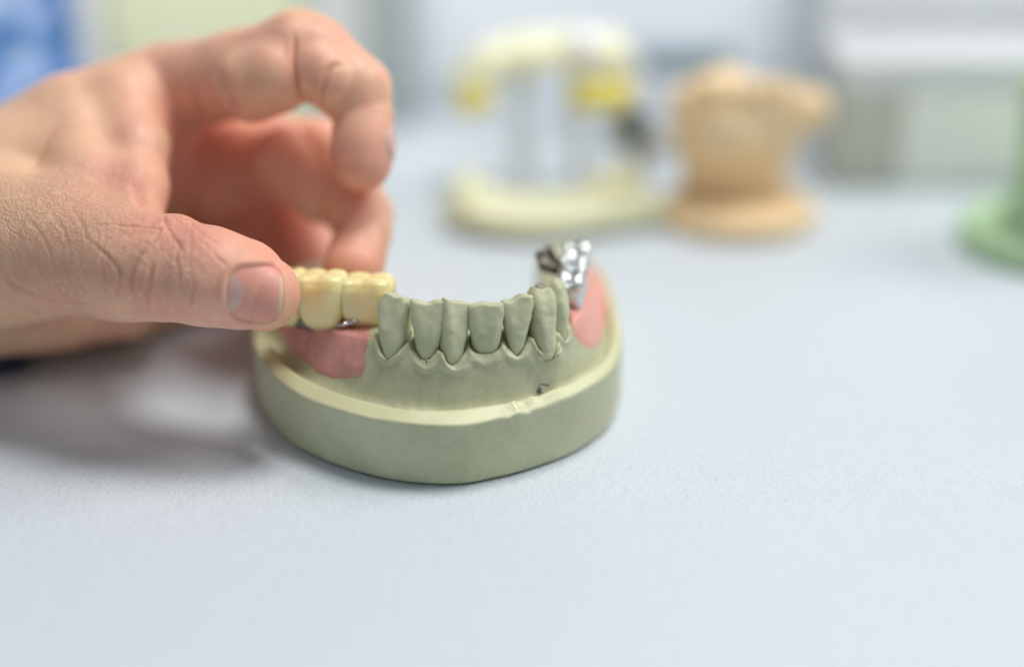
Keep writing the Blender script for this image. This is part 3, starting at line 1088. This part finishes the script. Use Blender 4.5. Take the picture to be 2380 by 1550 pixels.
person = link('person', hv, hf, M_SKIN, attrs=dict(red=red, crease=crease, tan=np.clip(tanv, 0, 1), wrinkle=np.clip(wr, 0, 1), dust=np.clip(dust, 0, 1)))
tag(person, 'bare hand reaching in from a dark sleeve, pinching a ceramic bridge', 'person')

# thumb nail: a curved plate with its own thickness
NU, NV = 34, 34
top, bot, lun, fre = [], [], [], []
for i in range(NU):
    for j in range(NV):
        a, b = -1 + 2 * i / (NU - 1), -1 + 2 * j / (NV - 1)
        # square to rounded plate
        sc = max(abs(a), abs(b)) / max(float(nail_e(np.array(a), np.array(b))), 1e-4) if (abs(a) + abs(b)) > 1e-6 else 0
        u, v = a * sc, b * sc
        du, dv = u * 65.0, v * 66.0
        x = NC[0] + du * math.cos(NA) + dv * math.sin(NA)
        y = NC[1] + du * math.sin(NA) - dv * math.cos(NA)
        h = hit(hand_base, x, y, 23.8, 26.6, 500)
        tocam = (CAM - h); tocam = tocam / np.linalg.norm(tocam)
        lift = 0.006 + 0.030 * max(0.0, (u + 0.2) / 1.2) - 0.02 * abs(v) ** 3
        top.append(h + tocam * lift); bot.append(h - tocam * 0.10)
        lun.append(float(smooth(0.14, -0.02, np.array(math.hypot((u + 1.0) / 0.62, v / 0.72) - 0.9))))
        fre.append(float(smooth(0.87, 0.93, np.array(u))))
faces = []
N = NU * NV
for i in range(NU - 1):
    for j in range(NV - 1):
        k = i * NV + j
        faces.append((k, k + NV, k + NV + 1, k + 1))
        faces.append((N + k, N + k + 1, N + k + NV + 1, N + k + NV))
rim = [i * NV for i in range(NU)] + [(NU - 1) * NV + j for j in range(1, NV)] + [i * NV + NV - 1 for i in range(NU - 2, -1, -1)] + [j for j in range(NV - 2, 0, -1)]
for a, b in zip(rim, rim[1:] + rim[:1]):
    faces.append((a, N + a, N + b, b))
tp = np.array(top).reshape(NU, NV, 3)
for _ in range(2):
    tp[1:-1, 1:-1] = 0.4 * tp[1:-1, 1:-1] + 0.15 * (tp[:-2, 1:-1] + tp[2:, 1:-1] + tp[1:-1, :-2] + tp[1:-1, 2:])
nail = link('thumb_nail', list(tp.reshape(-1, 3)) + bot, faces, M_NAIL, person, attrs=dict(lunula=lun * 2, free_edge=fre * 2))
nail['label'] = 'short pink thumb nail with pale half moon'

fc = P(893, 338, 27.35)
fn = sdf_obj('finger_nail', lambda p: smax(smax(hand_base(p) - 0.03, ellipsoid(p, fc, (0.26, 0.36, 0.40)), 0.03), -(hand_base(p) + 0.06), 0.02),
             fc - 0.7, fc + 0.7, 0.03, M_NAIL, person)
fa = fn.data.attributes.new('lunula', 'FLOAT', 'POINT')
fa.data.foreach_set('value', [0.9] * len(fn.data.vertices))


# sleeve cuff around the wrist
def ring_tube(name, path, radii, thick, mat, parent, n=48, wob=0.03):
    V, Fc = [], []
    m = len(path)
    for layer in (0, 1):
        for i, (c, r) in enumerate(zip(path, radii)):
            t = path[min(i + 1, m - 1)] - path[max(i - 1, 0)]
            t = t / np.linalg.norm(t)
            a = np.cross(t, [0, 0, 1.0]); a /= np.linalg.norm(a); b = np.cross(a, t)
            for k in range(n):
                an = 2 * math.pi * k / n
                rr = r * (1 + wob * math.sin(an * 3 + i * 1.3) + wob * math.sin(an * 7 - i * 0.8) * .6) - layer * thick
                V.append(c + (a * math.cos(an) + b * math.sin(an)) * rr)
    def id_(l, i, k):
        return l * m * n + i * n + k % n
    for i in range(m - 1):
        for k in range(n):
            Fc.append((id_(0, i, k), id_(0, i, k + 1), id_(0, i + 1, k + 1), id_(0, i + 1, k)))
            Fc.append((id_(1, i, k), id_(1, i + 1, k), id_(1, i + 1, k + 1), id_(1, i, k + 1)))
    for k in range(n):
        Fc.append((id_(0, m - 1, k), id_(0, m - 1, k + 1), id_(1, m - 1, k + 1), id_(1, m - 1, k)))
        Fc.append((id_(0, 0, k), id_(1, 0, k), id_(1, 0, k + 1), id_(0, 0, k + 1)))
    return link(name, V, Fc, mat, parent)


ring_tube('sleeve', [P(-1150, 720, 31), P(-800, 660, 30.2), P(-500, 615, 29.7), P(-260, 588, 29.3), P(-140, 580, 29.15), P(-105, 578, 29.1)],
          [3.2, 2.9, 2.6, 2.38, 2.34, 2.28], 0.12, M_SLEEVE, person)
sdf_obj('sleeve_fold', lambda p: smax(chain(p, [PR(-200, 800, 28.9, 70), PR(-40, 830, 29.0, 42), PR(40, 835, 29.1, 26)], 0.2), 0.03 - p[:, 2], 0.05),
        P(-100, 820, 29) - np.array([1.9, .9, 1.0]), P(-100, 820, 29) + np.array([1.9, .9, 1.0]), 0.06, M_SLEEVE, person)

# ------------------------------------------------------------------ background things
beige = thing('plaster_model', 'beige plaster jaw model on a flared foot beside the cream articulator', 'plaster model', G(1700, 505, 0), 'plaster models at the back of the table')
BC = G(1705, 495, 0)


def beige_foot(p):
    q = p - BC.astype(np.float32)
    e = np.sqrt((q[:, 0] / 2.02) ** 2 + ((q[:, 1] + 0.45) / 1.75) ** 2)
    d = (e - 1) * 1.25
    return smax(smax(d, q[:, 2] - 0.55 - 0.05 * vnoise(p, 1.0, 31), 0.22), 0.01 - q[:, 2], 0.05)


def beige_body(p):
    q = p - BC.astype(np.float32)
    z = q[:, 2]
    w = np.interp(z, [0.5, 0.9, 1.7, 2.5, 3.1, 3.6], [1.44, 1.37, 1.52, 1.74, 1.82, 1.72])
    e = np.sqrt(((q[:, 0] + 0.0) / w) ** 2 + ((q[:, 1] - 0.25) / (w * 0.64)) ** 2)
    d = (e - 1) * 0.9
    top = 3.25 + 0.3 * np.exp(-((q[:, 0] + 0.35) / 0.8) ** 2) + 0.1 * vnoise(p, 1.3, 33)
    d = smax(d, z - top, 0.35)
    d = smax(d, 0.6 - z, 0.05)
    d = smin(d, ellipsoid(q, (1.75, -0.2, 2.85), (0.48, 0.5, 0.55)), 0.25)
    d = smin(d, ellipsoid(q, (-0.5, -0.85, 2.4), (0.7, 0.5, 0.7)), 0.5)
    d = smax(d, -ellipsoid(q, (0.05, -1.10, 1.25), (0.80, 0.55, 0.65)), 0.35)
    return d


sdf_obj('foot', beige_foot, BC - np.array([2.3, 2.4, .1]), BC + np.array([2.3, 1.6, 1.1]), 0.08, M_BEIGE, beige)
sdf_obj('jaw_body', beige_body, BC + np.array([-2.4, -2.1, .4]), BC + np.array([2.6, 1.8, 5.2]), 0.09, M_BEIGE, beige)
for k, (x, y) in enumerate([(-1.15, -0.55), (-0.65, -0.85), (-0.1, -0.95), (0.45, -0.85), (0.95, -0.55)]):
    c = BC + np.array([x, y * 0.9, 3.4])
    sdf_obj('tooth', lambda p, c=c, k=k: ellipsoid(p, c, (0.30, 0.27, 0.42)) + 0.03 * vnoise(p, 3, k), c - .6, c + .6, 0.08, M_BEIGE, beige)

green = thing('plaster_model', 'green plaster model on a round disc foot at the right edge', 'plaster model', G(2430, 560, 0), 'plaster models at the back of the table')
GC = G(2450, 572, 0)


def green_foot(p):
    q = p - GC.astype(np.float32)
    d = np.sqrt(q[:, 0] ** 2 + (q[:, 1] * 1.1) ** 2) - 2.35
    return smax(smax(d, q[:, 2] - 0.62, 0.3), 0.01 - q[:, 2], 0.05)


def green_body(p):
    q = p - GC.astype(np.float32)
    r = np.interp(q[:, 2], [0.4, 1.0, 2.4, 4.0, 4.7], [1.65, 1.4, 1.32, 1.5, 1.2])
    d = np.sqrt((q[:, 0] - 0.15) ** 2 + q[:, 1] ** 2) - r
    return smax(smax(d * 0.9, q[:, 2] - 4.5 - 0.15 * vnoise(p, 1.0, 44), 0.5), 0.4 - q[:, 2], 0.05)


sdf_obj('foot', green_foot, GC - np.array([2.6, 2.6, .1]), GC + np.array([2.6, 2.6, .9]), 0.09, M_GREEN, green)
sdf_obj('jaw_body', green_body, GC + np.array([-2, -2, .3]), GC + np.array([2.2, 2, 5.2]), 0.1, M_GREEN, green)

# plastic articulator
art = thing('articulator', 'cream plastic articulator with yellow pads and open jaws', 'articulator', G(1280, 480, 0))


def slab(name, pts, width, thick, mat, parent, h=0.07, k=0.25):
    """rounded bar of flat section swept through points"""
    pts = [np.asarray(q, np.float32) for q in pts]
    ctr = np.mean(pts, 0)

    def s(p):
        d = None
        for a, b in zip(pts[:-1], pts[1:]):
            ba = b - a
            L = np.linalg.norm(ba)
            t = ba / L
            yv = np.array([0, 1, 0], np.float32); yv = yv - t * (yv @ t); yv /= np.linalg.norm(yv)
            zv = np.cross(t, yv)
            q = (p - (a + b) / 2) @ np.stack([t, yv, zv]).T
            e = rbox(q, (L / 2 + thick * 0.4, width / 2, thick / 2), thick * 0.42)
            d = e if d is None else smin(d, e, k)
        return d
    A = np.array(pts)
    m = max(width, thick) * 0.75 + 0.3
    return sdf_obj(name, s, A.min(0) - m, A.max(0) + m, h, mat, parent)


AD = 37.6
slab('lower_frame', [G(1085, 470, 0.45), G(1180, 500, 0.36), G(1290, 500, 0.36), G(1400, 480, 0.40), G(1500, 470, 0.36)], 2.1, 0.54, M_CREAM, art)
slab('lower_frame_wing', [G(1085, 440, 0.9), G(1070, 470, 0.5)], 1.5, 0.6, M_CREAM, art)
slab('lower_frame_riser', [G(1395, 440, 0.5), G(1450, 432, 0.7)], 1.5, 0.9, M_CREAM, art)
slab('upper_frame', [P(1080, 195, AD), P(1130, 142, AD), P(1220, 118, AD), P(1330, 112, AD), P(1435, 118, AD)], 2.0, 0.72, M_CREAM, art)
sdf_obj('upper_glint_ball', lambda p: ball(p, P(1360, 108, AD - 1.0), 0.50), P(1360, 108, AD - 1) - 0.8, P(1360, 108, AD - 1) + .8, 0.08,
        mat_simple('glint_white', (0.9, 0.9, 0.88), 0.12, var=0.01, coat=1.0), art)  # white ball added to stand for the highlight on the upper frame
slab('bite_pad', [P(1080, 240, AD - .3), P(1125, 222, AD - .3)], 1.3, 0.55, M_YELLOW, art)
slab('bite_pad', [P(1345, 218, AD - .4), P(1445, 218, AD - .4)], 1.3, 0.66, M_YELLOW, art)
slab('rear_post', [P(1470, 140, AD + .8), P(1475, 300, AD + .8), P(1490, 440, AD + .6)], 0.5, 0.5, M_LID, art)
slab('hinge_arm', [P(1430, 300, AD + .3), P(1540, 330, AD + .3)], 0.6, 0.9, M_LID, art)
sdf_obj('hinge_knob', lambda p: ellipsoid(p, P(1478, 292, AD - .4), (0.38, 0.34, 0.48)), P(1478, 292, AD - .4) - .7, P(1478, 292, AD - .4) + .7, 0.07, M_KNOB, art)
slab('centre_post', [P(1212, 150, AD + .6), P(1212, 300, AD + .6), P(1212, 455, AD + .4)], 0.5, 0.5, M_CLEAR, art)
slab('incisal_pin', [P(1330, 180, AD + .2), P(1335, 300, AD + .3), P(1345, 420, AD + .2)], 0.34, 0.34, M_CLEAR, art)

bar = box_mesh('metal_bar', (3.4, 1.0, 0.75), P(1565, 140, 40.5), M_SLATE, bevel=0.2)
tag(bar, 'slate blue metal bar behind the beige plaster model', 'metal bar')
bz = bar.location.z
post = box_mesh('bar_post', (0.6, 0.6, bz - 0.3), (bar.location.x + 1.2, bar.location.y + 0.1, (bz - 0.35) / 2), M_SLATE, bar, bevel=0.1)

# grey steel cabinet edge behind the hand
cab = thing('steel_cabinet', 'tall grey green steel cabinet edge behind the curled finger', 'cabinet', (-5, 19, 0))
box_mesh('cabinet_panel', (4.2, 2.0, 26), (-5.6, 19.0, 13.0), M_LGREY, cab, bevel=0.2)
box_mesh('cabinet_edge', (1.35, 2.4, 26), (-3.85, 18.9, 13.0), M_GREY, cab, bevel=0.25)

# pale green computer case and lit monitor at top left
case = thing('machine_housing', 'pale green plastic machine housing with a slanted side beside the monitor', 'machine', (-10, 16.5, 0))


def prism(name, pts_xz, y0, y1, mat, parent):
    n = len(pts_xz)
    V = [(x, y0, z) for x, z in pts_xz] + [(x, y1, z) for x, z in pts_xz]
    Fc = [tuple(range(n)), tuple(range(2 * n - 1, n - 1, -1))] + [(i, i + n, (i + 1) % n + n, (i + 1) % n) for i in range(n)]
    o = link(name, V, Fc, mat, parent, smooth_shade=False)
    bv = o.modifiers.new('bevel', 'BEVEL'); bv.width = 0.25; bv.segments = 3
    return o


prism('housing_body', [(-14.2, 0.02), (-6.2, 0.02), (-6.2, 13.0), (-10.0, 13.0)], 16.6, 19.6, M_PALEGREEN, case)
mon = thing('monitor', 'white framed monitor with a blue lit screen at the left', 'monitor', (-16.5, 16.5, 0))
box_mesh('monitor_frame', (8.6, 1.0, 9.0), (-16.0, 16.2, 4.75), M_LID, mon, bevel=0.3, tilt=-0.12)
box_mesh('screen', (7.3, 0.12, 7.6), (-16.0, 15.64, 5.0), M_SCREEN, mon, bevel=0.03, tilt=-0.12)
box_mesh('monitor_foot', (5.0, 3.0, 0.16), (-16.8, 16.4, 0.09), M_GREY, mon, bevel=0.06)

# lidded box and grey cabinet at right
boxt = thing('storage_box', 'off white lidded box standing before a grey cabinet', 'box', (13, 13.5, 0))
box_mesh('box_body', (8.2, 3.0, 2.6), (14.6, 13.9, 1.32), M_BOX, boxt, bevel=0.12)
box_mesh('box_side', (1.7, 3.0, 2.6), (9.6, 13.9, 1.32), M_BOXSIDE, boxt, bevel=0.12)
box_mesh('box_lid', (10.4, 3.1, 0.95), (13.9, 13.95, 3.1), M_LID, boxt, bevel=0.15)
gc = box_mesh('grey_cabinet', (14, 3.0, 26), (15.9, 17.6, 13.0), M_LGREY, bevel=0.2)
tag(gc, 'tall plain grey cabinet behind the white lidded box', 'cabinet')
